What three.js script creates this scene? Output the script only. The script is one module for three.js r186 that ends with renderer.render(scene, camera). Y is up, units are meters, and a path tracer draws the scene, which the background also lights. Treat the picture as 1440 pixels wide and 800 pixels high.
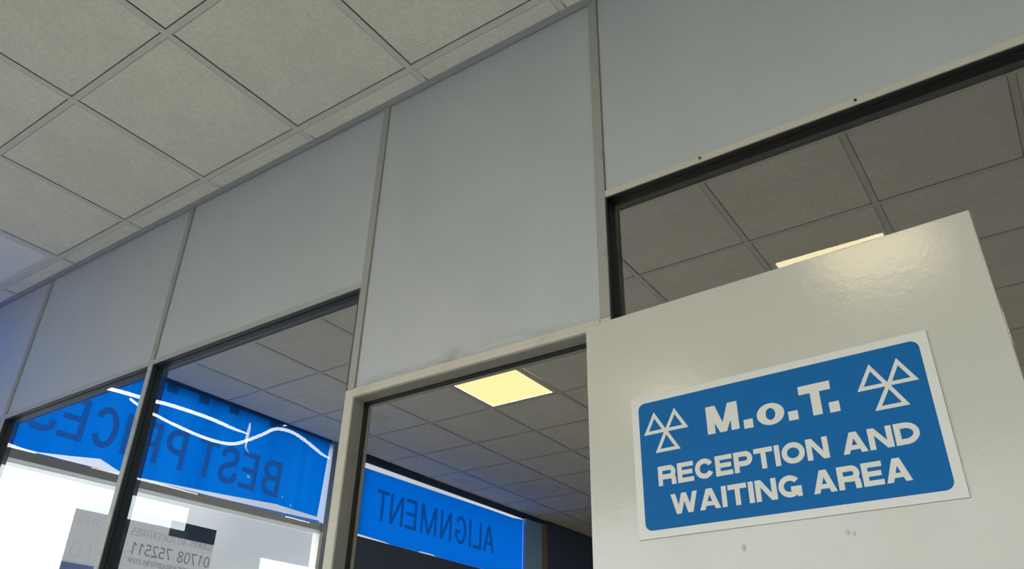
import * as THREE from 'three';
import { mergeGeometries } from 'three/addons/utils/BufferGeometryUtils.js';
import { RoundedBoxGeometry } from 'three/addons/geometries/RoundedBoxGeometry.js';
import { RectAreaLightUniformsLib } from 'three/addons/lights/RectAreaLightUniformsLib.js';

// ---------------------------------------------------------------- camera
const H = 1.2;                                   // eye height; heights below are given from the eye, y(v) puts them on the floor
const y = (v) => v + H;
const scene = new THREE.Scene();
const camera = new THREE.PerspectiveCamera(2 * Math.atan(400 / 1112.2) * 180 / Math.PI, 1440 / 800, 0.05, 200);
camera.position.set(0, H, 0);
{
  const right = new THREE.Vector3(0.821476, 0.019833, -0.569898), up = new THREE.Vector3(0.269672, 0.867068, 0.418892), back = new THREE.Vector3(0.502448, -0.497796, 0.706927);
  camera.quaternion.setFromRotationMatrix(new THREE.Matrix4().makeBasis(right, up, back));
}

// ---------------------------------------------------------------- renderer, sky, lamps' strength
RectAreaLightUniformsLib.init();
const renderer = new THREE.WebGLRenderer({ antialias: true });
renderer.toneMapping = THREE.LinearToneMapping;
renderer.toneMappingExposure = 1.0;
renderer.shadowMap.enabled = true;
const LAMP_A = 11, LAMP_B = 17, LAMP_COLOR = new THREE.Color().setRGB(1, 0.84, 0.52), GLOW = new THREE.Color().setRGB(1, 0.93, 0.40);
const SKY_BASE = 0.64, SKY_GLOW = 7.5, SUN_DIRECTION = new THREE.Vector3(-0.68, 0.42, 0.6).normalize();   // a bright cloudy sky, the sun behind cloud

function hash(i, j, s) { let t = Math.imul(i ^ Math.imul(j, 0x9e3779b1) ^ Math.imul(s, 0x85ebca6b), 0x27d4eb2d); t ^= t >>> 15; t = Math.imul(t, 0x2c1b3c6d); t ^= t >>> 12; return (t >>> 0) / 4294967296; }
function noise(px, py, s, wrap = 0) {
  const i = Math.floor(px), j = Math.floor(py), fx = px - i, fy = py - j, u = fx * fx * (3 - 2 * fx), v = fy * fy * (3 - 2 * fy);
  const m = (k) => wrap ? ((k % wrap) + wrap) % wrap : k;
  const a = hash(m(i), m(j), s), b = hash(m(i + 1), m(j), s), c = hash(m(i), m(j + 1), s), d = hash(m(i + 1), m(j + 1), s);
  return (a * (1 - u) + b * u) * (1 - v) + (c * (1 - u) + d * u) * v;
}
function fbm(px, py, s, octaves = 4, wrap = 0) { let r = 0, a = 0.5, f = 1; for (let o = 0; o < octaves; o++) { r += a * noise(px * f, py * f, s + o, wrap * f); a *= 0.5; f *= 2; } return r; }
{
  const w = 512, h = 256, data = new Float32Array(w * h * 4), d = new THREE.Vector3();
  for (let j = 0; j < h; j++) for (let i = 0; i < w; i++) {
    const el = ((j + 0.5) / h - 0.5) * Math.PI, az = ((i + 0.5) / w - 0.5) * 2 * Math.PI;
    d.set(Math.cos(el) * Math.cos(az), Math.sin(el), Math.cos(el) * Math.sin(az));
    const up = Math.max(d.y, 0) + 0.25, cloud = fbm(d.x / up * 2.2 + 7, d.z / up * 2.2 + 3, 11, 5);
    const ang = Math.acos(Math.min(1, Math.max(-1, d.dot(SUN_DIRECTION)))) * 180 / Math.PI;
    const L = (SKY_BASE + SKY_GLOW * Math.exp(-((ang / 34) ** 2))) * (0.5 + 1.05 * cloud);
    const k = (j * w + i) * 4;
    data[k] = L * 0.95; data[k + 1] = L * 1.0; data[k + 2] = L * 1.06; data[k + 3] = 1;
  }
  const t = new THREE.DataTexture(data, w, h, THREE.RGBAFormat, THREE.FloatType);
  t.mapping = THREE.EquirectangularReflectionMapping; t.colorSpace = THREE.LinearSRGBColorSpace; t.magFilter = THREE.LinearFilter; t.minFilter = THREE.LinearFilter; t.needsUpdate = true;
  scene.background = t;
}

// ---------------------------------------------------------------- helpers
const used = new Set();
function numbered(name) { let n = name, k = 0; while (used.has(n)) n = name + '_' + String(++k).padStart(3, '0'); used.add(n); return n; }
function top(o, name, extra = {}) { o.name = numbered(name); Object.assign(o.userData, extra); scene.add(o); return o; }
const structure = (name, pos = [0, 0, 0]) => { const g = new THREE.Group(); g.position.set(...pos); return top(g, name, { kind: 'structure' }); };
function thing(name, label, category, pos, group) { const g = new THREE.Group(); g.position.set(...pos); return top(g, name, group ? { label, category, group } : { label, category }); }
function shade(m) { m.castShadow = m.receiveShadow = true; return m; }
// geometry is written in world coordinates and moved to the parent's base here
function worldPos(o) { const p = new THREE.Vector3(); for (let q = o; q; q = q.parent) p.add(q.position); return p; }
function part(parent, name, geo, mat, label) {
  const p = worldPos(parent); geo.translate(-p.x, -p.y, -p.z);
  const m = shade(new THREE.Mesh(geo, mat)); m.name = name; if (label) m.userData.label = label; parent.add(m); return m;
}
function one(name, geo, mat, extra) { const m = shade(new THREE.Mesh(geo, mat)); return top(m, name, extra); }
function box(x0, x1, y0, y1, z0, z1, r = 0) {                     // heights from the eye
  const w = Math.abs(x1 - x0), h = Math.abs(y1 - y0), d = Math.abs(z1 - z0);
  const g = r ? new RoundedBoxGeometry(w, h, d, 2, Math.min(r, w / 2.1, h / 2.1, d / 2.1)) : new THREE.BoxGeometry(w, h, d);
  g.translate((x0 + x1) / 2, y((y0 + y1) / 2), (z0 + z1) / 2);
  // uv in metres
  const P = g.attributes.position, N = g.attributes.normal, U = g.attributes.uv;
  for (let i = 0; i < P.count; i++) {
    const ax = Math.abs(N.getX(i)), ay = Math.abs(N.getY(i)), az = Math.abs(N.getZ(i));
    if (az >= ax && az >= ay) U.setXY(i, P.getX(i), P.getY(i)); else if (ax >= ay) U.setXY(i, P.getZ(i), P.getY(i)); else U.setXY(i, P.getX(i), P.getZ(i));
  }
  return g;
}
const std = (r, g, b, rough = 0.6, metal = 0, extra = {}) => new THREE.MeshPhysicalMaterial({ color: new THREE.Color().setRGB(r, g, b), roughness: rough, metalness: metal, ...extra });
function dataTexture(n, fn, color, repeat) {
  const d = new Uint8Array(n * n * 4);
  for (let j = 0; j < n; j++) for (let i = 0; i < n; i++) { const c = fn(i / n, j / n), k = (j * n + i) * 4; for (let q = 0; q < 3; q++) d[k + q] = Math.max(0, Math.min(255, Math.round(255 * (Array.isArray(c) ? c[q] : c)))); d[k + 3] = 255; }
  const t = new THREE.DataTexture(d, n, n); t.wrapS = t.wrapT = THREE.RepeatWrapping; t.magFilter = THREE.LinearFilter; t.minFilter = THREE.LinearMipmapLinearFilter; t.generateMipmaps = true;
  if (color) t.colorSpace = THREE.SRGBColorSpace; if (repeat) t.repeat.set(repeat, repeat); t.needsUpdate = true; return t;
}
function canvasTexture(w, h, draw) {
  const c = document.createElement('canvas'); c.width = w; c.height = h; draw(c.getContext('2d'), w, h);
  const t = new THREE.CanvasTexture(c); t.colorSpace = THREE.SRGBColorSpace; t.anisotropy = 8; return t;
}
// plain grotesque capitals drawn from strokes of one weight, so that the ink just fills x0..x1, y0..y1 (canvas units, y down)
const WIDTH = { I: 0.3, M: 1.22, W: 1.42, A: 1.06, o: 1.0, O: 1.08, G: 1.04, C: 1.0, N: 1.0, R: 1.0, D: 1.0, E: 0.88, T: 0.92, P: 0.94, B: 0.98, S: 0.94, L: 0.84 };
function glyph(g, ch, x, y0, w, h, s) {
  g.save(); g.translate(x, y0); g.lineWidth = s; g.lineJoin = 'miter'; g.lineCap = 'butt'; g.strokeStyle = g.fillStyle;
  const l = s / 2, r = w - s / 2, t = s / 2, b = h - s / 2, m = h * 0.5;
  const poly = (...p) => { g.beginPath(); p.forEach(([a, c], i) => (i ? g.lineTo(a, c) : g.moveTo(a, c))); g.closePath(); g.fill(); };
  const bar = (a, c, d, e) => g.fillRect(a, c, d - a, e - c);
  const path = (f) => { g.beginPath(); f(); g.stroke(); };
  const bowl = (top, bot, x1) => { const rad = (bot - top) / 2; path(() => { g.moveTo(l, top); g.lineTo(Math.max(l, x1 - rad), top); g.ellipse(Math.max(l, x1 - rad), top + rad, Math.min(rad, x1 - l), rad, 0, -Math.PI / 2, Math.PI / 2); g.lineTo(l, bot); }); };
  const round = (a0, a1, ccw) => path(() => g.ellipse(w / 2, h / 2, w / 2 - s / 2, h / 2 - s / 2, 0, a0, a1, ccw));
  const stem = () => bar(0, 0, s, h);
  switch (ch) {
    case 'I': bar(0, 0, w, h); break;
    case 'L': stem(); bar(0, h - s, w, h); break;
    case 'E': stem(); bar(0, 0, w, s * 0.92); bar(0, m - s * 0.46, w * 0.93, m + s * 0.44); bar(0, h - s * 0.92, w, h); break;
    case 'T': bar(0, 0, w, s * 0.95); bar(w / 2 - l, 0, w / 2 + l, h); break;
    case 'N': stem(); bar(w - s, 0, w, h); poly([0, 0], [s * 1.12, 0], [w, h], [w - s * 1.12, h]); break;
    case 'M': stem(); bar(w - s, 0, w, h); poly([0, 0], [s * 1.2, 0], [w / 2 + s * 0.42, h], [w / 2 - s * 0.42, h]); poly([w, 0], [w - s * 1.2, 0], [w / 2 - s * 0.42, h], [w / 2 + s * 0.42, h]); break;
    case 'A': { const a = s * 0.62; poly([0, h], [s * 1.08, h], [w / 2 + a * 0.75, 0], [w / 2 - a, 0]); poly([w, h], [w - s * 1.08, h], [w / 2 - a * 0.75, 0], [w / 2 + a, 0]); bar(w * 0.2, h * 0.62, w * 0.8, h * 0.62 + s * 0.82); break; }
    case 'W': { const k = s * 1.02, q = w * 0.285, a = s * 0.52; poly([0, 0], [k, 0], [q + a, h], [q - a, h]); poly([w / 2 - a, 0], [w / 2 + a, 0], [q + a, h], [q - a, h]); poly([w / 2 - a, 0], [w / 2 + a, 0], [w - q + a, h], [w - q - a, h]); poly([w - k, 0], [w, 0], [w - q + a, h], [w - q - a, h]); break; }
    case 'o': g.beginPath(); g.ellipse(w / 2, h / 2, w / 2, h / 2, 0, 0, 2 * Math.PI); g.ellipse(w / 2, h / 2, w / 2 - s * 1.12, h / 2 - s * 0.62, 0, 0, 2 * Math.PI); g.fill('evenodd'); break;
    case 'O': round(0, 2 * Math.PI); break;
    case 'D': stem(); path(() => { g.moveTo(l, t); g.lineTo(w * 0.42, t); g.ellipse(w * 0.42, h / 2, r - w * 0.42, h / 2 - s / 2, 0, -Math.PI / 2, Math.PI / 2); g.lineTo(l, b); }); break;
    case 'P': stem(); bowl(t, h * 0.585, r); break;
    case 'B': stem(); bowl(t, m, r - s * 0.1); bowl(m, b, r); break;
    case 'R': stem(); bowl(t, h * 0.56, r - s * 0.05); s / h > 0.18 ? path(() => { g.moveTo(w * 0.4, h * 0.57); g.lineTo(r - s * 0.55, h * 0.57); g.quadraticCurveTo(r - s * 0.05, h * 0.59, r - s * 0.05, h * 0.75); g.lineTo(r, h); }) : poly([w * 0.42, h * 0.56], [w * 0.42 + s * 1.1, h * 0.56], [w, h], [w - s * 1.1, h]); break;
    case 'C': round(-0.5, 0.5, true); break;
    case 'G': round(-0.62, 0.30, true); bar(w * 0.54, h * 0.52, w, h * 0.52 + s * 0.85); bar(w - s * 0.9, h * 0.52, w, s > h * 0.18 ? h : h * 0.78); break;
    case 'S': path(() => { g.moveTo(r, h * 0.31); g.bezierCurveTo(r - s * 0.1, t + h * 0.02, w * 0.62, t, w / 2, t); g.bezierCurveTo(l + w * 0.08, t, l + 0.02 * w, h * 0.2, l + 0.02 * w, h * 0.28); g.bezierCurveTo(l + 0.02 * w, h * 0.47, w * 0.40, h * 0.46, w / 2, m); g.bezierCurveTo(w * 0.7, h * 0.55, r, h * 0.57, r, h * 0.73); g.bezierCurveTo(r, h * 0.88, w * 0.72, b, w / 2, b); g.bezierCurveTo(w * 0.25, b, l, h * 0.87, l, h * 0.68); }); break;
  }
  g.restore();
}
function word(g, text, x0, x1, y0, y1, s, gap) {
  const sum = [...text].reduce((a, c) => a + (c === 'I' ? 0 : WIDTH[c]), 0), nI = [...text].filter((c) => c === 'I').length;
  const unit = (x1 - x0 - gap * (text.length - 1) - nI * s) / sum; let x = x0;
  for (const c of text) { const w = c === 'I' ? s : WIDTH[c] * unit; glyph(g, c, x, y0, w, y1 - y0, s); x += w + gap; }
}
// small lettering: a word in the plain font, stretched to its box
function fitText(g, text, x0, x1, y0, y1, weight = '') {
  g.save(); g.font = `${weight} 200px sans-serif`; g.textBaseline = 'alphabetic';
  const m = g.measureText(text), w = m.actualBoundingBoxLeft + m.actualBoundingBoxRight, a = g.measureText('H').actualBoundingBoxAscent;
  g.translate(x0, y1); g.scale((x1 - x0) / w, (y1 - y0) / a); g.fillText(text, m.actualBoundingBoxLeft, 0); g.restore();
}

// ---------------------------------------------------------------- materials
const grain = dataTexture(256, (u, v) => { const a = noise(u * 128, v * 128, 3, 128), b = noise(u * 64, v * 64, 4, 64), c = noise(u * 8, v * 8, 5, 8); return 0.45 * a + 0.4 * b + 0.15 * c; }, false, 1 / 0.45);
const grainColor = dataTexture(256, (u, v) => { const a = noise(u * 128, v * 128, 3, 128), b = noise(u * 64, v * 64, 4, 64), c = fbm(u * 4, v * 4, 9, 3, 4); const s = 0.905 + 0.05 * a + 0.05 * b + 0.05 * (c - 0.5); return [s, s * 0.995, s * 0.975]; }, true, 1 / 0.45);
const tileMat = [[0.91, 0.90, 0.85], [0.89, 0.88, 0.83], [0.92, 0.905, 0.85], [0.90, 0.88, 0.83]].map(([r, g, b]) => std(r, g, b, 0.95, 0, { map: grainColor, bumpMap: grain, bumpScale: 0.0006 }));
// tiles that water has marked: a ring and a blotch
const stainMap = (kind) => canvasTexture(256, 256, (g, w, h) => {
  const im = g.createImageData(w, h);
  for (let j = 0; j < h; j++) for (let i = 0; i < w; i++) {
    const u = i / w, v = j / h, n = 0.12 * (fbm(u * 6, v * 6, 21 + kind, 4) - 0.5), n2 = fbm(u * 90, v * 90, 31, 2);
    let s = 0;
    if (kind === 0) { const d = Math.hypot((u - 0.5) / 1.2, v - 0.5) + n; s = Math.max(0, 1 - Math.abs(d - 0.3) / 0.05) * 0.8 + (d < 0.3 ? 0.35 : 0); const d2 = Math.hypot(u - 0.5, v - 0.5) + n; s += Math.max(0, 1 - Math.abs(d2 - 0.14) / 0.03) * 0.4; }
    else { const d = Math.hypot((u - 0.48) / 1.1, v - 0.45) + 2.2 * n; s = d < 0.2 ? 0.6 + 0.5 * Math.max(0, 1 - (0.2 - d) / 0.04) : 0; }
    const b = 0.955 + 0.06 * (n2 - 0.5), k = (j * w + i) * 4;
    im.data[k] = 255 * b * (1 - 0.05 * s); im.data[k + 1] = 255 * b * (1 - 0.07 * s); im.data[k + 2] = 255 * b * (1 - 0.10 * s); im.data[k + 3] = 255;
  }
  g.putImageData(im, 0, 0);
});
const teeMat = std(0.70, 0.69, 0.665, 0.45), angleMat = std(0.38, 0.39, 0.40, 0.5);
const panelNoise = dataTexture(256, (u, v) => { const s = 0.955 + 0.05 * (fbm(u * 6, v * 6, 41, 4, 6) - 0.5) + 0.008 * (noise(u * 96, v * 8, 42, 96) - 0.5); return [s, s, s]; }, true, 0.7);
const panelBump = dataTexture(256, (u, v) => 0.5 * noise(u * 64, v * 64, 51, 64) + 0.5 * fbm(u * 8, v * 8, 52, 3, 8), false, 2);
const panelMat = std(0.545, 0.585, 0.615, 0.42, 0, { map: panelNoise, bumpMap: panelBump, bumpScale: 0.0003 });
const headPanelMat = std(0.545, 0.585, 0.615, 0.42, 0, { bumpMap: panelBump, bumpScale: 0.0003, map: canvasTexture(1024, 1024, (g, w, h) => {     // grime rubbed along its lower edge
  const im = g.createImageData(w, h);
  for (let j = 0; j < h; j++) for (let i = 0; i < w; i++) {
    const u = i / w, v = 1 - j / h, k = (j * w + i) * 4;
    let s = 0.955 + 0.05 * (fbm(u * 5, v * 6, 41, 4) - 0.5) + 0.008 * (noise(u * 90, v * 8, 42) - 0.5);
    const edge = Math.max(0, 1 - v / (0.03 + 0.06 * Math.max(0, fbm(u * 7, 1, 44, 3) - 0.3))), patch = fbm(u * 14 - v * 10, v * 70, 45, 4);
    s *= 1 - 0.42 * edge * Math.max(0, patch - 0.25) * (0.35 + 1.3 * Math.exp(-(((u - 0.32) / 0.22) ** 2)) + 0.5 * Math.exp(-(((u - 0.75) / 0.1) ** 2)));
    im.data[k] = 255 * s; im.data[k + 1] = 255 * s; im.data[k + 2] = 255 * s * 0.995; im.data[k + 3] = 255;
  }
  g.putImageData(im, 0, 0);
}) });
const wornNoise = dataTexture(256, (u, v) => { const a = fbm(u * 10, v * 10, 61, 4, 10), b = fbm(u * 40, v * 40, 62, 3, 40); const s = 0.93 - 0.16 * Math.max(0, a - 0.55) * 3 * b; return [s, s * 0.99, s * 0.965]; }, true, 3);
const trimMat = std(0.70, 0.685, 0.62, 0.42, 0, { map: wornNoise });          // off-white painted aluminium
const greyTrimMat = std(0.50, 0.52, 0.53, 0.4, 0, { map: wornNoise });
const stripMat = std(0.43, 0.44, 0.44, 0.4, 0, { map: wornNoise });            // grey cover strips between the upper panels
const darkMat = std(0.004, 0.008, 0.012, 0.45), slateMat = std(0.028, 0.048, 0.07, 0.4), gasketMat = std(0.01, 0.011, 0.013, 0.5), grooveMat = std(0.03, 0.03, 0.03, 0.6);
const glassMat = new THREE.MeshPhysicalMaterial({ color: 0xffffff, roughness: 0, metalness: 0, transmission: 1, thickness: 0, ior: 1.7 });         // a sealed double pane
const clearMat = new THREE.MeshPhysicalMaterial({ color: 0xf4f8f8, roughness: 0, metalness: 0, transmission: 1, thickness: 0, ior: 1.5, specularIntensity: 0.25 });
const wallMat = std(0.62, 0.62, 0.60, 0.8, 0, { map: panelNoise }), navyMat = std(0.034, 0.066, 0.15, 0.6, 0, { map: panelNoise });
const floorMat = std(0.52, 0.51, 0.485, 0.55, 0, { map: wornNoise }), groundMat = std(0.42, 0.42, 0.41, 0.9, 0, { map: wornNoise });
const facadeFrameMat = std(0.36, 0.40, 0.46, 0.45), greyPostMat = std(0.22, 0.29, 0.40, 0.4), beadMat = std(0.95, 0.96, 0.96, 1, 0, { transmission: 1, thickness: 0, ior: 1.2 }), pvcMat = std(0.72, 0.72, 0.68, 0.4);

// ---------------------------------------------------------------- the two rooms
const ZW = -1.601, ZB = -1.675, CEIL = 2.105, XL = -4.93, XR = 2.0, ZA = 2.7, ZE = -9.7, FLOOR = -H;
one('floor', box(XL - 0.2, XR + 0.2, FLOOR - 0.12, FLOOR, ZE - 0.2, ZA + 0.2), floorMat, { kind: 'structure' });
one('wall_right', box(XR, XR + 0.15, FLOOR, CEIL + 0.3, ZE, ZA), wallMat, { kind: 'structure' });
{ // glazed showroom wall behind the camera
  const g = structure('wall_back', [0, 0, ZA]), a = -4.7, b = 1.9, lo = -1.12, hi = 1.72;
  part(g, 'masonry', mergeGeometries([box(XL - 0.2, XR + 0.15, FLOOR, lo, ZA, ZA + 0.15), box(XL - 0.2, XR + 0.15, hi, CEIL + 0.3, ZA, ZA + 0.15), box(XL - 0.2, a, lo, hi, ZA, ZA + 0.15), box(b, XR + 0.15, lo, hi, ZA, ZA + 0.15)]), wallMat);
  const w = structure('window_7', [a, y(lo), ZA]);
  for (let k = 0; k < 4; k++) {
    const p = a + (b - a) * k / 4, q = a + (b - a) * (k + 1) / 4;
    part(w, 'frame', mergeGeometries([box(p, q, lo, lo + 0.05, ZA + 0.04, ZA + 0.1), box(p, q, hi - 0.05, hi, ZA + 0.04, ZA + 0.1), box(p, p + 0.04, lo + 0.05, hi - 0.05, ZA + 0.04, ZA + 0.1), box(q - 0.04, q, lo + 0.05, hi - 0.05, ZA + 0.04, ZA + 0.1)]), trimMat);
    part(w, 'pane', new THREE.PlaneGeometry(q - p - 0.07, hi - lo - 0.09).rotateY(Math.PI).translate((p + q) / 2, y((lo + hi) / 2), ZA + 0.07), clearMat);
  }
  one('ground', box(-60, 60, FLOOR - 0.25, FLOOR - 0.02, ZA + 0.25, 45), groundMat, { kind: 'structure' });
}
one('wall_far', box(XL - 0.2, XR + 0.15, FLOOR, CEIL + 0.3, ZE - 0.15, ZE), navyMat, { kind: 'structure' });
one('ground', box(-60, XL - 0.25, FLOOR - 0.25, FLOOR - 0.02, -45, ZA + 0.25), groundMat, { kind: 'structure' });

// a lay-in tile: chamfered box with its face a little above the face of the tees
function tileGeo(w, d, seed) {
  const c = 0.004, t = 0.016, s = new THREE.Shape(), a = w / 2, b = d / 2;
  s.moveTo(-a, -b); s.lineTo(a, -b); s.lineTo(a, b); s.lineTo(-a, b); s.closePath();
  const g = new THREE.ExtrudeGeometry(s, { depth: t - c, bevelEnabled: true, bevelThickness: c, bevelSize: c, bevelOffset: -c, bevelSegments: 1, curveSegments: 1 });
  g.rotateX(Math.PI / 2); g.translate(0, t - c, 0);
  const U = g.attributes.uv; for (let i = 0; i < U.count; i++) U.setXY(i, U.getX(i) + 0.171 * seed, U.getY(i) + 0.233 * seed);
  return g;
}
const inset = 0.0132, rise = 0.0062;
// lines along z at xs, lines along x at zs; `skip` leaves room for lamps, `stain` picks marked tiles
function makeCeiling(xs, zs, skip, stain, tone) {
  const g = structure('ceiling', [xs[0], y(CEIL), zs[0]]);
  part(g, 'slab', box(XL - 0.2, XR + 0.15, CEIL + 0.12, CEIL + 0.3, zs[0], zs[zs.length - 1]), wallMat);
  const cache = new Map();
  for (let i = 0; i + 1 < xs.length; i++) for (let j = 0; j + 1 < zs.length; j++) {
    const w = Math.abs(xs[i + 1] - xs[i]) - 2 * inset, d = Math.abs(zs[j + 1] - zs[j]) - 2 * inset, cx = (xs[i] + xs[i + 1]) / 2, cz = (zs[j] + zs[j + 1]) / 2;
    if (w < 0.01 || d < 0.01 || skip(cx, cz)) continue;
    const r = hash(i, j, tone), seed = Math.floor(r * 5), key = w.toFixed(3) + d.toFixed(3) + seed;
    if (!cache.has(key)) cache.set(key, tileGeo(w, d, seed));
    const mark = stain(cx, cz);
    const m = shade(new THREE.Mesh(mark ? mark.geo(w, d) : cache.get(key), mark ? mark.mat : tileMat[Math.floor(hash(i, j, tone + 5) * 4)])); m.name = 'tile';
    m.position.set(cx - g.position.x, rise + 0.0005 * hash(i, j, 77), cz - g.position.z); g.add(m);
  }
  const z0 = zs[0], z1 = zs[zs.length - 1];
  for (let i = 1; i + 1 < xs.length; i++) part(g, 'main_tee', box(xs[i] - 0.012, xs[i] + 0.012, CEIL, CEIL + 0.002, z0, z1), teeMat);
  for (let j = 1; j + 1 < zs.length; j++) for (let i = 0; i + 1 < xs.length; i++) {
    const a = Math.min(xs[i], xs[i + 1]), b = Math.max(xs[i], xs[i + 1]);
    part(g, 'cross_tee', box(a + 0.0118, b - 0.0118, CEIL + 0.0006, CEIL + 0.0025, zs[j] - 0.012, zs[j] + 0.012), teeMat);
  }
  return g;
}
const range = (a, step, n) => Array.from({ length: n }, (_, k) => a + step * k);
const stainMats = [0, 1].map((k) => ({ mat: std(0.90, 0.89, 0.84, 0.95, 0, { map: stainMap(k), bumpMap: grain, bumpScale: 0.001 }), geo: (w, d) => { const g = tileGeo(w, d, 0), U = g.attributes.uv; for (let i = 0; i < U.count; i++) U.setXY(i, U.getX(i) / w + 0.5, U.getY(i) / d + 0.5); return g; } }));
const hit = (list, x, z) => list.some(([a, b]) => Math.abs(a - x) < 0.25 && Math.abs(b - z) < 0.25);
// the waiting side
const xsA = [XL, ...range(-4.538, 0.6, 11), XR], zsA = [ZW, -1.496, -0.896, -0.296, 0.304, 0.904, 1.504, 2.104, ZA];
const lampsA = [[-0.638, 0.604], [-3.038, 0.604], [-4.238, 1.804], [-2.438, 1.804], [0.562, 1.804]], offA = [[-4.238, -1.196]];
makeCeiling(xsA, zsA, (x, z) => hit(lampsA, x, z) || hit(offA, x, z), () => null, 3);
// the room behind the partition: pitch as it stands
const PX = 0.5918, PZ = 0.5733, X0 = -0.342, Z0 = -2.7054;
const xsB = [XL + 0.06, ...range(X0 - 7 * PX, PX, 11), XR], zsB = [ZE, ...range(Z0 - 12 * PZ, PZ, 14), ZB];
const cellB = (i, j) => [X0 - (i + 0.5) * PX, Z0 - (j + 0.5) * PZ];      // i to the left, j away
const lampsB = [cellB(4, 2), cellB(4, -1), cellB(3, 5), cellB(3, 8)];
const marks = [[cellB(6, 2), 1], [cellB(6, 6), 0], [cellB(7, 5), 1]];
makeCeiling(xsB, zsB, (x, z) => hit(lampsB, x, z), (x, z) => { const m = marks.find(([c]) => hit([c], x, z)); return m ? stainMats[m[1]] : null; }, 8);
one('trim_1', box(XL, XR, CEIL - 0.0012, CEIL + 0.02, ZW, ZW + 0.027), angleMat, { kind: 'structure' });
one('trim_2', box(XL, XR, CEIL - 0.0012, CEIL + 0.02, ZB - 0.025, ZB), angleMat, { kind: 'structure' });

// ---------------------------------------------------------------- the partition: panels, strips, windows, door frame
const wall = structure('wall_partition', [0, 0, ZW]);
const xs = [[-4.206, -4.172], [-2.976, -2.946], [-1.762, -1.732], [-0.857, -0.827], [0.372, 0.402], [1.6, 1.63]];
const HEAD = 1.332, HEAD2 = 1.310, DH = 0.938, DH2 = 0.909;
function upperPanel(x0, x1, y0, mat) { const g = box(x0 + 0.001, x1 - 0.001, y0, CEIL + 0.02, ZW - 0.004, ZB + 0.004, 0.002); return part(wall, 'panel', g, mat); }
upperPanel(XL, xs[0][0], HEAD, panelMat);
upperPanel(xs[0][1], xs[1][0], HEAD, panelMat);
upperPanel(xs[1][1], xs[2][0], HEAD, panelMat);
{
  const g = box(xs[2][1] + 0.001, xs[3][0] - 0.001, DH, CEIL + 0.02, ZW - 0.004, ZB + 0.004), P = g.attributes.position, U = g.attributes.uv;
  for (let i = 0; i < P.count; i++) U.setXY(i, (P.getX(i) - xs[2][1]) / (xs[3][0] - xs[2][1]), (P.getY(i) - y(DH)) / (CEIL - DH + 0.02));
  part(wall, 'panel', g, headPanelMat);
}
upperPanel(xs[3][1], xs[4][0], HEAD, panelMat);
upperPanel(xs[4][1], xs[5][0], FLOOR, panelMat);
upperPanel(xs[5][1], XR, FLOOR, panelMat);
for (let i = 0; i < xs.length; i++) {
  const [a, b] = xs[i], from = i === 2 || i === 3 ? DH : i > 3 ? FLOOR : HEAD;
  part(wall, 'cover_strip', box(a, b, from, CEIL, ZW - 0.006, ZW + 0.003, 0.0015), stripMat);
  if (i < 5) part(wall, 'stud', box(a - (i === 2 ? 0.006 : 0), b, FLOOR, from, ZB, ZW + 0.002, 0.002), i < 2 ? greyTrimMat : trimMat);
}
for (const [a, b] of [[XL, xs[0][0]], [xs[0][1], xs[1][0]], [xs[1][1], xs[2][0]], [xs[3][1], xs[4][0]]]) {
  part(wall, 'head_rail', box(a, b, HEAD2, HEAD, ZB, ZW + 0.002, 0.002), a > -1 ? trimMat : greyTrimMat);
  part(wall, 'sill_rail', box(a, b, -0.32, -0.28, ZB, ZW + 0.004, 0.002), trimMat);
  part(wall, 'panel', box(a + 0.001, b - 0.001, FLOOR, -0.32, ZW - 0.004, ZB + 0.004, 0.002), panelMat);
}
part(wall, 'door_head', box(xs[2][1], xs[3][0], DH2, DH, ZB, ZW + 0.004, 0.003), trimMat);
{ // screw heads on the rails and the door jamb
  const screw = (x, yy, z, ax) => { const g = new THREE.CylinderGeometry(0.0035, 0.0035, 0.003, 12); ax === 'x' ? g.rotateZ(Math.PI / 2) : g.rotateX(Math.PI / 2); g.translate(x, y(yy), z); part(wall, 'screw', g, grooveMat); };
  screw(-1.7315, 0.557, -1.625, 'x'); screw(-0.545, 1.322, ZW + 0.003); screw(-0.155, 1.322, ZW + 0.003); 
  const g = new THREE.CylinderGeometry(0.003, 0.003, 0.003, 12); g.translate(-1.40, y(DH2), -1.625); part(wall, 'screw', g, grooveMat);
}
// windows: dark frame set in the opening, a gasket, and the pane
[[XL, xs[0][0]], [xs[0][1], xs[1][0]], [xs[1][1], xs[2][0] - 0.006], [xs[3][1], xs[4][0]]].forEach(([a, b], i) => {
  const g = structure('window_' + (i + 1), [a, y(-0.28), ZB]), lo = -0.28, hi = HEAD2, t = 0.007, zi = -1.672;
  const ring = (z0, z1, k, inn = 0) => mergeGeometries([box(a + inn, b - inn, hi - inn - k, hi - inn, z0, z1), box(a + inn, b - inn, lo + inn, lo + inn + k, z0, z1), box(a + inn, a + inn + k, lo + inn + k, hi - inn - k, z0, z1), box(b - inn - k, b - inn, lo + inn + k, hi - inn - k, z0, z1)]);
  const fm = i === 3 ? darkMat : slateMat;
  part(g, 'frame', ring(zi, ZW - 0.002, 0.004), fm);
  part(g, 'gasket', ring(-1.6255, -1.619, 0.006), gasketMat);
  part(g, 'bead', ring(zi, -1.668, t), fm);
  // the old panes lean out a little at the top
  part(g, 'pane', new THREE.PlaneGeometry(b - a - 0.009, hi - lo - 0.009).translate(0, -(hi - lo) / 2, 0).rotateX(0.42 * Math.PI / 180).translate((a + b) / 2, y(hi - 0.004), -1.626), glassMat);
});
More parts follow.
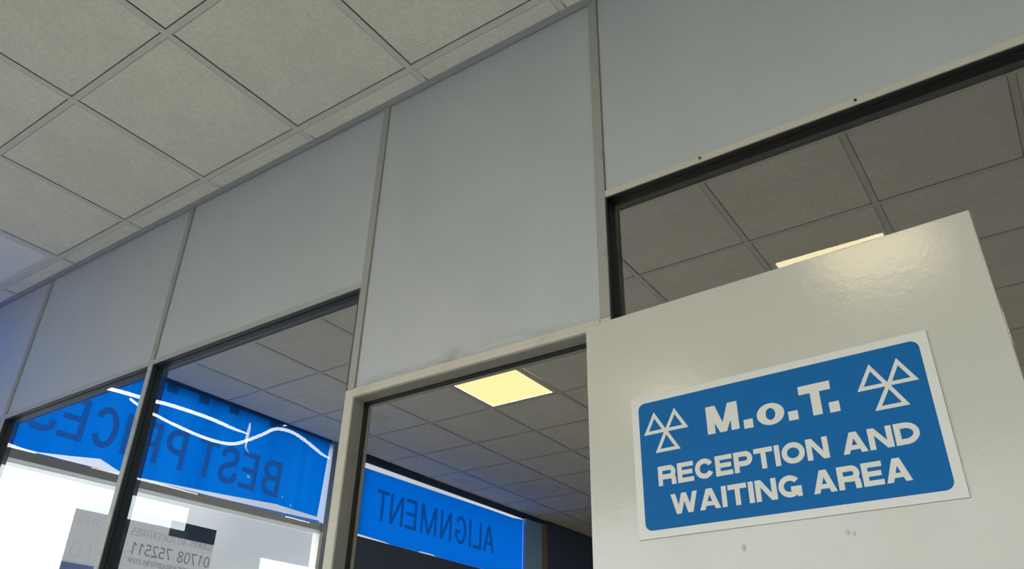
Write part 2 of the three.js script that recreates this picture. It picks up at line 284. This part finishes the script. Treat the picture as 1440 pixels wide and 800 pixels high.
{ // door frame linings seen inside the opening, and the doorstop
  const g = structure('door_frame', [xs[2][1], y(FLOOR), ZB]);
  const a = xs[2][1], b = xs[3][0];
  part(g, 'jamb_lining', box(a, a + 0.003, FLOOR, DH2, -1.648, ZW, 0.001), stripMat);
  part(g, 'jamb_lining', box(b - 0.003, b, FLOOR, DH2, -1.648, ZW, 0.001), stripMat);
  part(g, 'head_lining', box(a, b, DH2 - 0.003, DH2, -1.648, ZW, 0.001), stripMat);
  part(g, 'doorstop', mergeGeometries([box(a, a + 0.010, FLOOR, DH2, -1.660, -1.650), box(b - 0.010, b, FLOOR, DH2, -1.660, -1.650), box(a, b, DH2 - 0.010, DH2, -1.660, -1.650)]), grooveMat);
  part(g, 'architrave', mergeGeometries([box(a, a + 0.013, FLOOR, DH2, -1.672, -1.664), box(b - 0.013, b, FLOOR, DH2, -1.672, -1.664), box(a, b, DH2 - 0.013, DH2, -1.672, -1.664)]), stripMat);
}

// ---------------------------------------------------------------- the open door and its sign
const hinge = new THREE.Vector3(-0.88, 0, -1.563), along = new THREE.Vector3(0.873, 0, 0.039).normalize(), doorTurn = -Math.atan2(0.039, 0.873);
const peel = dataTexture(512, (u, v) => 0.55 * fbm(u * 36, v * 36, 71, 3, 36) + 0.45 * fbm(u * 90, v * 90, 72, 2, 90), false, 2);
const doorPaint = dataTexture(512, (u, v) => { const s = 0.95 - 0.10 * Math.max(0, fbm(u * 5, v * 5, 81, 4, 5) - 0.52); return [s, s * 0.998, s * 0.985]; }, true, 1);
const doorMat = std(0.67, 0.665, 0.62, 0.165, 0, { map: doorPaint, bumpMap: peel, bumpScale: 0.0003 });
const door = structure('door_1', [hinge.x, y(FLOOR), hinge.z]); door.rotation.y = doorTurn;
const local = (o, name, geo, mat) => { const m = shade(new THREE.Mesh(geo, mat)); m.name = name; o.add(m); return m; };
{
  const h = 0.905 - FLOOR - 0.006, g = new RoundedBoxGeometry(0.877, h, 0.036, 3, 0.0025); g.translate(0.4385, 0.006 + h / 2, -0.018);
  const P = g.attributes.position, U = g.attributes.uv; for (let i = 0; i < P.count; i++) U.setXY(i, P.getX(i), P.getY(i));
  local(door, 'leaf', g, doorMat);
  const chip = (u, v, r, k) => { const s = new THREE.SphereGeometry(r, 14, 10); s.scale(0.75, 1.15, 0.10); s.translate(u, y(v) , 0.0002); local(door, 'paint_drip', s, k); };
  chip(0.344, 0.329, 0.006, std(0.52, 0.49, 0.40, 0.5)); chip(0.541, 0.334, 0.005, doorMat); chip(0.552, 0.331, 0.004, doorMat);
  for (const v of [0.70, 0.0, -0.95]) { const c = new THREE.CylinderGeometry(0.007, 0.007, 0.09, 16); c.translate(0.0, y(v), -0.032); local(door, 'hinge', c, std(0.5, 0.5, 0.5, 0.3, 0.9)); }
}
{
  const sign = thing('door_sign', 'blue sign with white letters M.o.T. RECEPTION AND WAITING AREA on the open door', 'sign', [hinge.x + along.x * 0.434, y(0.3665), hinge.z + along.z * 0.434]);
  sign.rotation.y = doorTurn; 
  const W = 0.632, Hs = 0.3145, u0 = 0.118, v1 = 0.681;
  const b = new RoundedBoxGeometry(W, Hs, 0.003, 2, 0.0012); b.translate(0, Hs / 2, 0.0017); local(sign, 'board', b, std(0.73, 0.735, 0.71, 0.4));
  const bw = 0.596, bh = 0.282, r = 0.016, s = new THREE.Shape(), X = -bw / 2 , Y = (Hs - bh) / 2;
  s.moveTo(X + r, Y); s.lineTo(X + bw - r, Y); s.absarc(X + bw - r, Y + r, r, -Math.PI / 2, 0); s.lineTo(X + bw, Y + bh - r); s.absarc(X + bw - r, Y + bh - r, r, 0, Math.PI / 2); s.lineTo(X + r, Y + bh); s.absarc(X + r, Y + bh - r, r, Math.PI / 2, Math.PI); s.lineTo(X, Y + r); s.absarc(X + r, Y + r, r, Math.PI, 1.5 * Math.PI);
  const g = new THREE.ShapeGeometry(s, 8), P = g.attributes.position, U = g.attributes.uv;
  for (let i = 0; i < P.count; i++) U.setXY(i, (P.getX(i) - X) / bw, (P.getY(i) - Y) / bh);
  g.translate(0, 0, 0.00345);
  const print = canvasTexture(2048, 968, (c, w, h) => {
    const k = w / bw, ux = (u) => (u - u0 - (W - bw) / 2) * k, vy = (v) => h - (v - (v1 - Hs) - (Hs - bh) / 2) * k;
    c.fillStyle = '#0066ab'; c.fillRect(0, 0, w, h); c.fillStyle = '#e0e0da';
    const put = (t, a, b2, lo, hi, st, gap) => word(c, t, ux(a), ux(b2), vy(hi), vy(lo), st * k, gap * k);
    const dot = (a, b2, lo, hi) => c.fillRect(ux(a), vy(hi), (b2 - a) * k, (hi - lo) * k);
    put('M', 0.297, 0.3675, 0.563, 0.6235, 0.0175, 0); dot(0.3775, 0.397, 0.560, 0.579); put('o', 0.4065, 0.4635, 0.5575, 0.603, 0.0165, 0); dot(0.4705, 0.490, 0.558, 0.577);
    put('T', 0.497, 0.5595, 0.559, 0.6235, 0.0185, 0); dot(0.5515, 0.571, 0.558, 0.579);
    put('RECEPTION', 0.174, 0.536, 0.4725, 0.5145, 0.0105, 0.0036); put('AND', 0.561, 0.698, 0.4725, 0.513, 0.0105, 0.0036);
    put('WAITING', 0.199, 0.4735, 0.4095, 0.4515, 0.0105, 0.0036); put('AREA', 0.495, 0.669, 0.4085, 0.4515, 0.0105, 0.0036);
    // the three-triangle mark, twice
    const mark = (pts) => {
      c.strokeStyle = '#e0e0da'; c.lineWidth = 0.0075 * k; c.lineJoin = 'miter'; c.miterLimit = 20;
      const tri = (A, B, C) => { const cx = (A[0] + B[0] + C[0]) / 3, cy = (A[1] + B[1] + C[1]) / 3; c.beginPath(); [A, B, C].forEach((p, n) => { const q = [cx + (p[0] - cx) * 0.76, cy + (p[1] - cy) * 0.76]; n ? c.lineTo(ux(q[0]), vy(q[1])) : c.moveTo(ux(q[0]), vy(q[1])); }); c.closePath(); c.stroke(); };
      const [la, lb, ra, rb, bl, br] = pts, m = [(la[0] + ra[0]) / 2 + 0.001, lb[1] + 0.004];
      tri(la, lb, [m[0] + 0.005, lb[1]]); tri(ra, [m[0] - 0.005, rb[1]], rb); tri([m[0], m[1] + 0.006], bl, br);
    };
    mark([[0.174, 0.640], [0.146, 0.589], [0.224, 0.640], [0.255, 0.589], [0.171, 0.545], [0.233, 0.545]]);
    mark([[0.638, 0.639], [0.607, 0.587], [0.688, 0.639], [0.719, 0.587], [0.631, 0.5435], [0.695, 0.5435]]);
  });
  local(sign, 'printed_face', g, new THREE.MeshPhysicalMaterial({ color: 0xffffff, map: print, roughness: 0.55, specularIntensity: 0.35 }));
}

// ---------------------------------------------------------------- ceiling lamps
const diffuserMat = new THREE.MeshStandardMaterial({ color: 0x606060, emissive: GLOW, emissiveIntensity: 0.97, roughness: 0.6 });
const lampFrameMat = std(0.74, 0.73, 0.70, 0.4), offMat = std(0.86, 0.88, 0.90, 0.5);
function panelLight(cx, cz, w, d, label, on, group) {
  const o = thing('ceiling_light', label, 'ceiling light', [cx, y(CEIL), cz], group), a = w / 2 - 0.013, b = d / 2 - 0.013, k = 0.026;
  part(o, 'frame', mergeGeometries([box(cx - a, cx + a, CEIL + 0.001, CEIL + 0.012, cz - b, cz - b + k), box(cx - a, cx + a, CEIL + 0.001, CEIL + 0.012, cz + b - k, cz + b), box(cx - a, cx - a + k, CEIL + 0.001, CEIL + 0.012, cz - b + k, cz + b - k), box(cx + a - k, cx + a, CEIL + 0.001, CEIL + 0.012, cz - b + k, cz + b - k)]), lampFrameMat);
  part(o, 'diffuser', box(cx - a + k, cx + a - k, CEIL + 0.004, CEIL + 0.010, cz - b + k, cz + b - k), on ? diffuserMat : offMat);
  if (on) { const l = new THREE.RectAreaLight(LAMP_COLOR, cz > ZW ? LAMP_A : LAMP_B, 2 * (a - k), 2 * (b - k)); l.name = 'lamp'; l.position.set(0, 0.0025, 0); l.rotation.x = -Math.PI / 2; o.add(l); }
  return o;
}
const gLamp = 'warm ceiling light panels out of the frame';
panelLight(...lampsA[0], 0.6, 0.6, 'warm lit ceiling panel mirrored in the glass as a bright strip above the open door', true);
lampsA.slice(1).forEach((c) => panelLight(...c, 0.6, 0.6, 'lit square ceiling panel on the waiting side, out of the picture', true, gLamp));
panelLight(...offA[0], 0.6, 0.6, 'unlit pale square ceiling light panel at the left edge, among the waiting side tiles', false);
const labelB = ['bright warm square ceiling light seen through the open doorway', 'ceiling light behind the window head left of the doorway, only its white rim showing'];
lampsB.forEach((c, i) => panelLight(...c, PX, PZ, labelB[i] ?? 'lit square ceiling panel behind the partition, hidden from view', i !== 1, i > 1 ? 'hidden ceiling lights behind the partition' : undefined));

// ---------------------------------------------------------------- street front of the room behind the partition
const K = 0.988, FT = -0.02, FX = -4.96 * K, FZ = -3.5 * K;
const fz = (z) => (z + 3.5) * K, fy = (v) => v * K + H;            // front-local z and height
const front = structure('wall_street', [FX, 0, FZ]); front.rotation.y = FT;
const fbox = (z0, z1, y0, y1, x0, x1, r = 0) => { const g = box(x0, x1, 0, 1, fz(z0), fz(z1)); g.translate(0, -H, 0); const P = g.attributes.position; for (let i = 0; i < P.count; i++) P.setY(i, P.getY(i) < 0.5 ? fy(y0) : fy(y1)); return g; };
const slanted = (g, rate, z0) => { const P = g.attributes.position; for (let i = 0; i < P.count; i++) P.setY(i, P.getY(i) - (P.getZ(i) - fz(z0)) * rate); return g; };
const F0 = FLOOR / K;
local(front, 'transom', slanted(fbox(-1.66, -4.40, 1.363, 1.424, -0.05, 0.0), 0.0175, -2.1), facadeFrameMat);
local(front, 'transom_bead', slanted(fbox(-1.66, -4.40, 1.343, 1.3635, -0.02, 0.002), 0.0175, -2.1), beadMat);
local(front, 'post', fbox(-4.402, -4.772, F0, 2.2, -0.08, 0.02), greyPostMat);
local(front, 'frame_profile', fbox(-4.372, -4.402, F0, 1.385, -0.05, 0.03), pvcMat);
local(front, 'post', fbox(-1.60, -1.70, F0, 2.2, -0.08, 0.03), facadeFrameMat);
local(front, 'header', fbox(-4.772, -9.9, 2.070, 2.4, -0.018, -0.004), navyMat);
local(front, 'header', fbox(-1.6, -4.772, 2.125, 2.4, -0.10, -0.008), navyMat);
local(front, 'infill_panel', fbox(-4.772, -7.19, F0, 1.441, -0.06, -0.004), navyMat);
local(front, 'pillar', fbox(-7.19, -7.50, F0, 2.066, -0.10, 0.03), std(0.24, 0.46, 0.78, 0.45));
local(front, 'pillar', fbox(-7.50, -7.64, F0, 2.09, -0.10, 0.012), std(0.22, 0.20, 0.18, 0.6));
local(front, 'side_wall', fbox(-7.64, -9.95, F0, 2.4, -0.10, 0.02), std(0.07, 0.10, 0.20, 0.6, 0, { map: panelNoise }));
local(front, 'sill', fbox(-1.7, -4.402, F0, -0.4, -0.08, 0.02), navyMat);
{
  const gA = structure('window_5', [FX, 0, FZ]); gA.rotation.y = FT;
  const pane = (z0, z1, y0, y1) => { const g = new THREE.PlaneGeometry(1, 1).rotateY(Math.PI / 2); const P = g.attributes.position; for (let i = 0; i < P.count; i++) { P.setXYZ(i, -0.03, P.getY(i) < 0 ? fy(y0) : fy(y1), P.getZ(i) < 0 ? fz(z0) : fz(z1)); } local(gA, 'pane', g, clearMat); };
  pane(-4.402, -1.68, -0.4, 1.40); pane(-4.402, -1.68, 1.40, 2.126); pane(-7.19, -4.772, 1.43, 2.075);
}
const filmMat = (map) => new THREE.MeshPhysicalMaterial({ color: map ? 0xffffff : new THREE.Color().setRGB(0.004, 0.16, 0.74), ...(map && { map }), roughness: 1, transmission: 0.5, thickness: 0, ior: 1.1, side: THREE.DoubleSide });
const BLUE = '#006fd4', INK = '#1f4c8c';
// film outline in (z, height) pairs on a street front; holes likewise; a thin solid sheet
function filmGeo(outline, holes, mapZ, mapY, t = 0.0008) {
  const path = (pts, P) => { pts.forEach(([a, b], i) => (i ? P.lineTo(a, b) : P.moveTo(a, b))); P.closePath(); return P; };
  const s = path(outline, new THREE.Shape()); for (const h of holes) s.holes.push(path(h, new THREE.Path()));
  const g = new THREE.ShapeGeometry(s, 1), P = g.attributes.position, U = g.attributes.uv;
  for (let i = 0; i < P.count; i++) { const z = P.getX(i), v = P.getY(i); U.setXY(i, (z - mapZ[0]) / (mapZ[1] - mapZ[0]), (v - mapY[0]) / (mapY[1] - mapY[0])); P.setXYZ(i, 0, v, z); }
  g.computeVertexNormals(); return g;
}
// a torn slit: a ribbon of varying width along a line
function slit(line, width) {
  const c = new THREE.CatmullRomCurve3(line.map(([a, b]) => new THREE.Vector3(a, b, 0))), n = line.length * 5, up = [], dn = [];
  for (let i = 0; i <= n; i++) { const t = i / n, p = c.getPoint(t), d = c.getTangent(t), w = width(t) / 2; up.push([p.x - d.y * w, p.y + d.x * w]); dn.push([p.x + d.y * w, p.y - d.x * w]); }
  return up.concat(dn.reverse());
}
const toFront = (pts) => pts.map(([z, v]) => [fz(z), fy(v)]);
{ // BEST PRICES
  const z0 = -4.40, z1 = -1.68, y0 = 1.38, y1 = 2.126;
  const map = canvasTexture(2048, 562, (g, w, h) => {
    const ux = (z) => (z - z0) / (z1 - z0) * w, vy = (v) => h - (v - y0) / (y1 - y0) * h;
    g.fillStyle = BLUE; g.fillRect(0, 0, w, h);
    for (let i = 0; i < 60; i++) { g.fillStyle = `rgba(${hash(i, 1, 5) < 0.5 ? '0,60,150' : '60,160,255'},0.05)`; const a = hash(i, 2, 5) * w; g.fillRect(a, 0, 20 + 70 * hash(i, 3, 5), h); }
    g.fillStyle = INK;
    for (const [t, a, b] of [['B', -3.938, -3.77], ['E', -3.721, -3.572], ['S', -3.548, -3.385], ['T', -3.36, -3.2], ['P', -3.104, -2.944], ['R', -2.903, -2.733], ['I', -2.682, -2.637], ['C', -2.597, -2.422], ['E', -2.382, -2.222], ['S', -2.208, -2.022]]) glyph(g, t, ux(a), vy(1.832), ux(b) - ux(a), vy(1.560) - vy(1.832), 0.041 / (z1 - z0) * w);
    g.fillStyle = '#153f74';
    for (const [a, b, lo] of [[-2.942, -2.851, 2.068], [-3.196, -3.113, 2.069], [-3.462, -3.378, 2.073], [-3.855, -3.751, 2.080], [-2.60, -2.52, 2.068]]) g.fillRect(ux(a), 0, ux(b) - ux(a), vy(lo));
  });
  const film = thing('window_film', 'torn blue window film reading BEST PRICES backwards behind the partition glass', 'window film', [FX, 0, FZ]); film.rotation.y = FT;
  const outline = [[-1.68, 2.126], [-1.68, 1.428], [-2.158, 1.434], [-2.348, 1.462], [-2.532, 1.493], [-2.661, 1.452], [-2.725, 1.437], [-3.308, 1.469], [-3.6, 1.489], [-3.954, 1.515], [-3.97, 1.512], [-4.351, 1.503], [-4.365, 1.75], [-4.376, 1.984], [-4.385, 2.126]];
  const tear = [[-3.573, 2.058], [-3.582, 2.04], [-3.589, 2.002], [-3.584, 1.933], [-3.581, 1.86], [-3.617, 1.817], [-3.570, 1.858], [-3.557, 1.942], [-3.566, 2.03]];
  const speck = (z, v, r) => [0, 1, 2, 3, 4, 5].map((k) => [z + r * Math.cos(k * 1.047), v + r * 1.4 * Math.sin(k * 1.047)]);
  const mesh = local(film, 'sheet', filmGeo(toFront(outline), [tear, speck(-3.645, 1.655, 0.006), speck(-3.66, 1.65, 0.003), speck(-3.985, 1.58, 0.004), speck(-4.075, 1.535, 0.005), speck(-3.60, 1.925, 0.004)].map(toFront), [fz(z0), fz(z1)], [fy(y0), fy(y1)]), filmMat(map)); mesh.position.x = -0.006;
  const strip = local(film, 'lower_strip', filmGeo(toFront([[-1.68, 1.405], [-1.68, 1.418], [-2.244, 1.430], [-2.688, 1.424], [-3.269, 1.443], [-4.378, 1.478], [-4.378, 1.44], [-3.269, 1.415], [-2.6, 1.405]]), [], [0, 1], [0, 1]), filmMat()); strip.position.x = -0.006;
}
{ // ALIGNMENT
  const z0 = -7.2, z1 = -4.77, y0 = 1.42, y1 = 2.07;
  const map = canvasTexture(2048, 548, (g, w, h) => {
    const ux = (z) => (z - z0) / (z1 - z0) * w, vy = (v) => h - (v - y0) / (y1 - y0) * h;
    g.fillStyle = '#026dda'; g.fillRect(0, 0, w, h); g.fillStyle = '#0a4890';
    for (const [t, a, b] of [['A', -6.687, -6.506], ['L', -6.476, -6.345], ['I', -6.312, -6.279], ['G', -6.232, -6.063], ['N', -6.010, -5.845], ['M', -5.79, -5.568], ['E', -5.510, -5.362], ['N', -5.332, -5.160], ['T', -5.140, -4.985]]) glyph(g, t, ux(a), vy(1.879), ux(b) - ux(a), vy(1.614) - vy(1.879), 0.033 / (z1 - z0) * w);
  });
  const film = thing('window_film', 'blue window film reading ALIGNMENT backwards, seen through the open doorway', 'window film', [FX, 0, FZ]); film.rotation.y = FT;
  const outline = [[-4.775, 2.020], [-4.775, 1.460], [-5.13, 1.450], [-5.2, 1.442], [-5.55, 1.442], [-5.61, 1.452], [-5.76, 1.452], [-5.82, 1.442], [-7.188, 1.442], [-7.188, 2.058], [-7.0, 2.040], [-6.85, 2.040], [-6.6, 2.040], [-6.3, 2.037], [-5.6, 2.028]];
  const mesh = local(film, 'sheet', filmGeo(toFront(outline), [], [fz(z0), fz(z1)], [fy(y0), fy(y1)]), filmMat(map)); mesh.position.x = -0.006;
}
function poster(name, label, z0, z1, y0, y1, place, draw, px, transmission) {
  const o = thing(name, label, 'poster', place.pos); o.rotation.y = place.turn;
  const g = new THREE.BoxGeometry(0.002, y1 - y0, z1 - z0), P = g.attributes.position, U = g.attributes.uv;
  for (let i = 0; i < P.count; i++) U.setXY(i, P.getZ(i) / (z1 - z0) + 0.5, P.getY(i) / (y1 - y0) + 0.5);
  g.translate(place.x, (y0 + y1) / 2, (z0 + z1) / 2);
  const map = canvasTexture(px, Math.round(px * (y1 - y0) / (z1 - z0)), draw);
  local(o, 'printed_sheet', g, new THREE.MeshPhysicalMaterial({ color: 0xffffff, map, roughness: 1, transmission, thickness: 0, ior: 1.1, side: THREE.DoubleSide }));
  return o;
}
{ // the contact board on this front, its print facing the street
  const z0 = -3.477, z1 = -2.475, y0 = 0.60, y1 = 1.230;
  poster('window_poster', 'grey window poster with a phone number printed backwards below a dark strip', fz(z0), fz(z1), fy(y0), fy(y1), { pos: [FX, 0, FZ], turn: FT, x: -0.012 }, (g, w, h) => {
    const ux = (z) => (z - z0) / (z1 - z0) * w, vy = (v) => h - (v - y0) / (y1 - y0) * h;
    g.fillStyle = '#c9c8c9'; g.fillRect(0, 0, w, h); g.fillStyle = '#5c6872'; g.fillRect(0, 0, ux(-3.12), vy(1.128));
    g.fillStyle = '#b0b0b3'; fitText(g, 'GRAYS', ux(-3.468), ux(-3.29), vy(1.128), vy(1.085), 'bold'); fitText(g, 'AUTOCENTRES', ux(-3.27), ux(-2.86), vy(1.128), vy(1.085));
    g.fillStyle = '#94959c'; fitText(g, '01708', ux(-3.468), ux(-3.22), vy(1.045), vy(0.975)); fitText(g, '752511', ux(-3.175), ux(-2.895), vy(1.045), vy(0.975));
    fitText(g, 'www.graysautocentres.com', ux(-3.47), ux(-2.885), vy(0.955), vy(0.918));
    g.fillStyle = '#8d97ad'; g.fillRect(0, vy(0.86), w, h);
  }, 1024, 0.85);
}

// ---------------------------------------------------------------- street front of the waiting side (seen as a reflection in the partition glass)
const frontA = structure('wall_street_waiting', [XL, 0, 0]);
const abox = (z0, z1, y0, y1, x0 = -0.08, x1 = 0.01) => { const g = box(x0, x1, y0, y1, z0, z1); return g; };
local(frontA, 'header', abox(ZW, ZA, 2.13, 2.4, -0.10, 0), navyMat);
local(frontA, 'transom', abox(ZW, ZA, 1.345, 1.396, -0.08, 0), facadeFrameMat);
local(frontA, 'transom_bead', abox(ZW, ZA, 1.314, 1.345, -0.08, 0.002), pvcMat);
local(frontA, 'sill', abox(ZW, ZA, FLOOR, -0.4), navyMat);
local(frontA, 'post', abox(0.125, 0.190, -0.4, 1.09, -0.08, 0), facadeFrameMat);
local(frontA, 'infill_panel', abox(-0.003, 1.21, 1.09, 1.314, -0.08, 0), navyMat);
local(frontA, 'post', abox(1.21, 1.50, -0.4, 2.13), greyPostMat);
{
  const g6 = structure('window_6', [XL, 0, 0]);
  const pane = (z0, z1, y0, y1) => local(g6, 'pane', new THREE.PlaneGeometry(z1 - z0, y1 - y0).rotateY(Math.PI / 2).translate(-0.05, y((y0 + y1) / 2), (z0 + z1) / 2), clearMat);
  pane(ZW, -0.003, -0.4, 1.314); pane(-0.003, 1.21, -0.4, 1.09); pane(ZW, 1.21, 1.396, 2.13); pane(1.50, ZA, -0.4, 1.314); pane(1.50, ZA, 1.396, 2.13);
  const film = thing('window_film', 'torn blue window film across the waiting side shop front, mirrored as white curling lines', 'window film', [XL, 0, 0]);
  const up = (pts) => pts.map(([z, v]) => [z, y(v)]);
  const upper = [[-0.838, 1.911], [-0.792, 1.917], [-0.74, 1.921], [-0.601, 1.927], [-0.489, 1.933], [-0.384, 1.942], [-0.222, 1.946], [-0.016, 1.943], [0.176, 1.928], [0.310, 1.924]];
  const lower = [[-0.655, 1.896], [-0.602, 1.878], [-0.484, 1.850], [-0.355, 1.828], [-0.188, 1.807], [-0.035, 1.796], [0.110, 1.800], [0.219, 1.824], [0.305, 1.870], [0.430, 1.949], [0.552, 2.032], [0.656, 2.053], [0.745, 2.050], [0.84, 2.030], [0.962, 1.992], [1.061, 1.960], [1.147, 1.948]];
  const tail = [[0.620, 2.078], [0.645, 2.090], [0.669, 2.101], [0.712, 2.126]];
  const holes = [slit(tail, (t) => 0.008 + 0.012 * t), slit(upper, (t) => 0.025 * Math.min(1, 5 * (1 - t) + 0.3) * Math.min(1, 8 * t + 0.4)), slit(lower, (t) => 0.018 + 0.012 * t - (t > 0.9 ? (t - 0.9) * 0.15 : 0))];
  const outline = [[ZW + 0.01, 2.13], [ZW + 0.01, 1.432], [-1.302, 1.421], [-1.199, 1.410], [-1.132, 1.405], [-1.12, 1.395], [-0.79, 1.395], [-0.78, 1.402], [-0.61, 1.408], [-0.335, 1.411], [-0.012, 1.405], [-0.005, 1.395], [0.77, 1.395], [0.781, 1.406], [1.018, 1.405], [1.03, 1.395], [1.21, 1.395], [1.21, 2.13]];
  const m = local(film, 'sheet', filmGeo(up(outline), holes.map(up), [0, 1], [0, 1]), filmMat()); m.position.x = -0.006;
}
{
  const z0 = -0.800, z1 = 0.192, y0 = 0.45, y1 = 1.148;
  poster('window_poster', 'large pale window poster with a phone number, seen only mirrored in the partition glass', z0, z1, y(y0), y(y1), { pos: [XL, 0, 0], turn: 0, x: -0.02 }, (g, w, h) => {
    const ux = (z) => (z - z0) / (z1 - z0) * w, vy = (v) => h - (v - y0) / (y1 - y0) * h;
    g.fillStyle = '#b4b2b0'; g.fillRect(0, 0, w, h); g.fillStyle = '#303034';
    fitText(g, 'GRAYS', ux(-0.765), ux(-0.435), vy(1.111), vy(1.063)); fitText(g, 'AUTOCENTRES', ux(-0.424), ux(0.18), vy(1.111), vy(1.063));
    fitText(g, '01708', ux(-0.772), ux(-0.368), vy(0.966), vy(0.866)); fitText(g, '752511', ux(-0.30), ux(0.17), vy(0.966), vy(0.866));
    g.fillStyle = '#2d4068'; g.fillRect(0, vy(0.855), w, h); g.fillStyle = '#a8a6a4'; fitText(g, 'www.graysautocentres.com', ux(-0.76), ux(0.17), vy(0.83), vy(0.77));
  }, 1024, 0.3);
  poster('window_poster', 'plain pale sheet in the second waiting side pane, seen as a faint mirrored patch', 0.196, 0.618, y(0.45), y(1.088), { pos: [XL, 0, 0], turn: 0, x: -0.02 }, (g, w, h) => { g.fillStyle = '#a6a6a4'; g.fillRect(0, 0, w, h); }, 64, 0.45);
}
renderer.render(scene, camera);
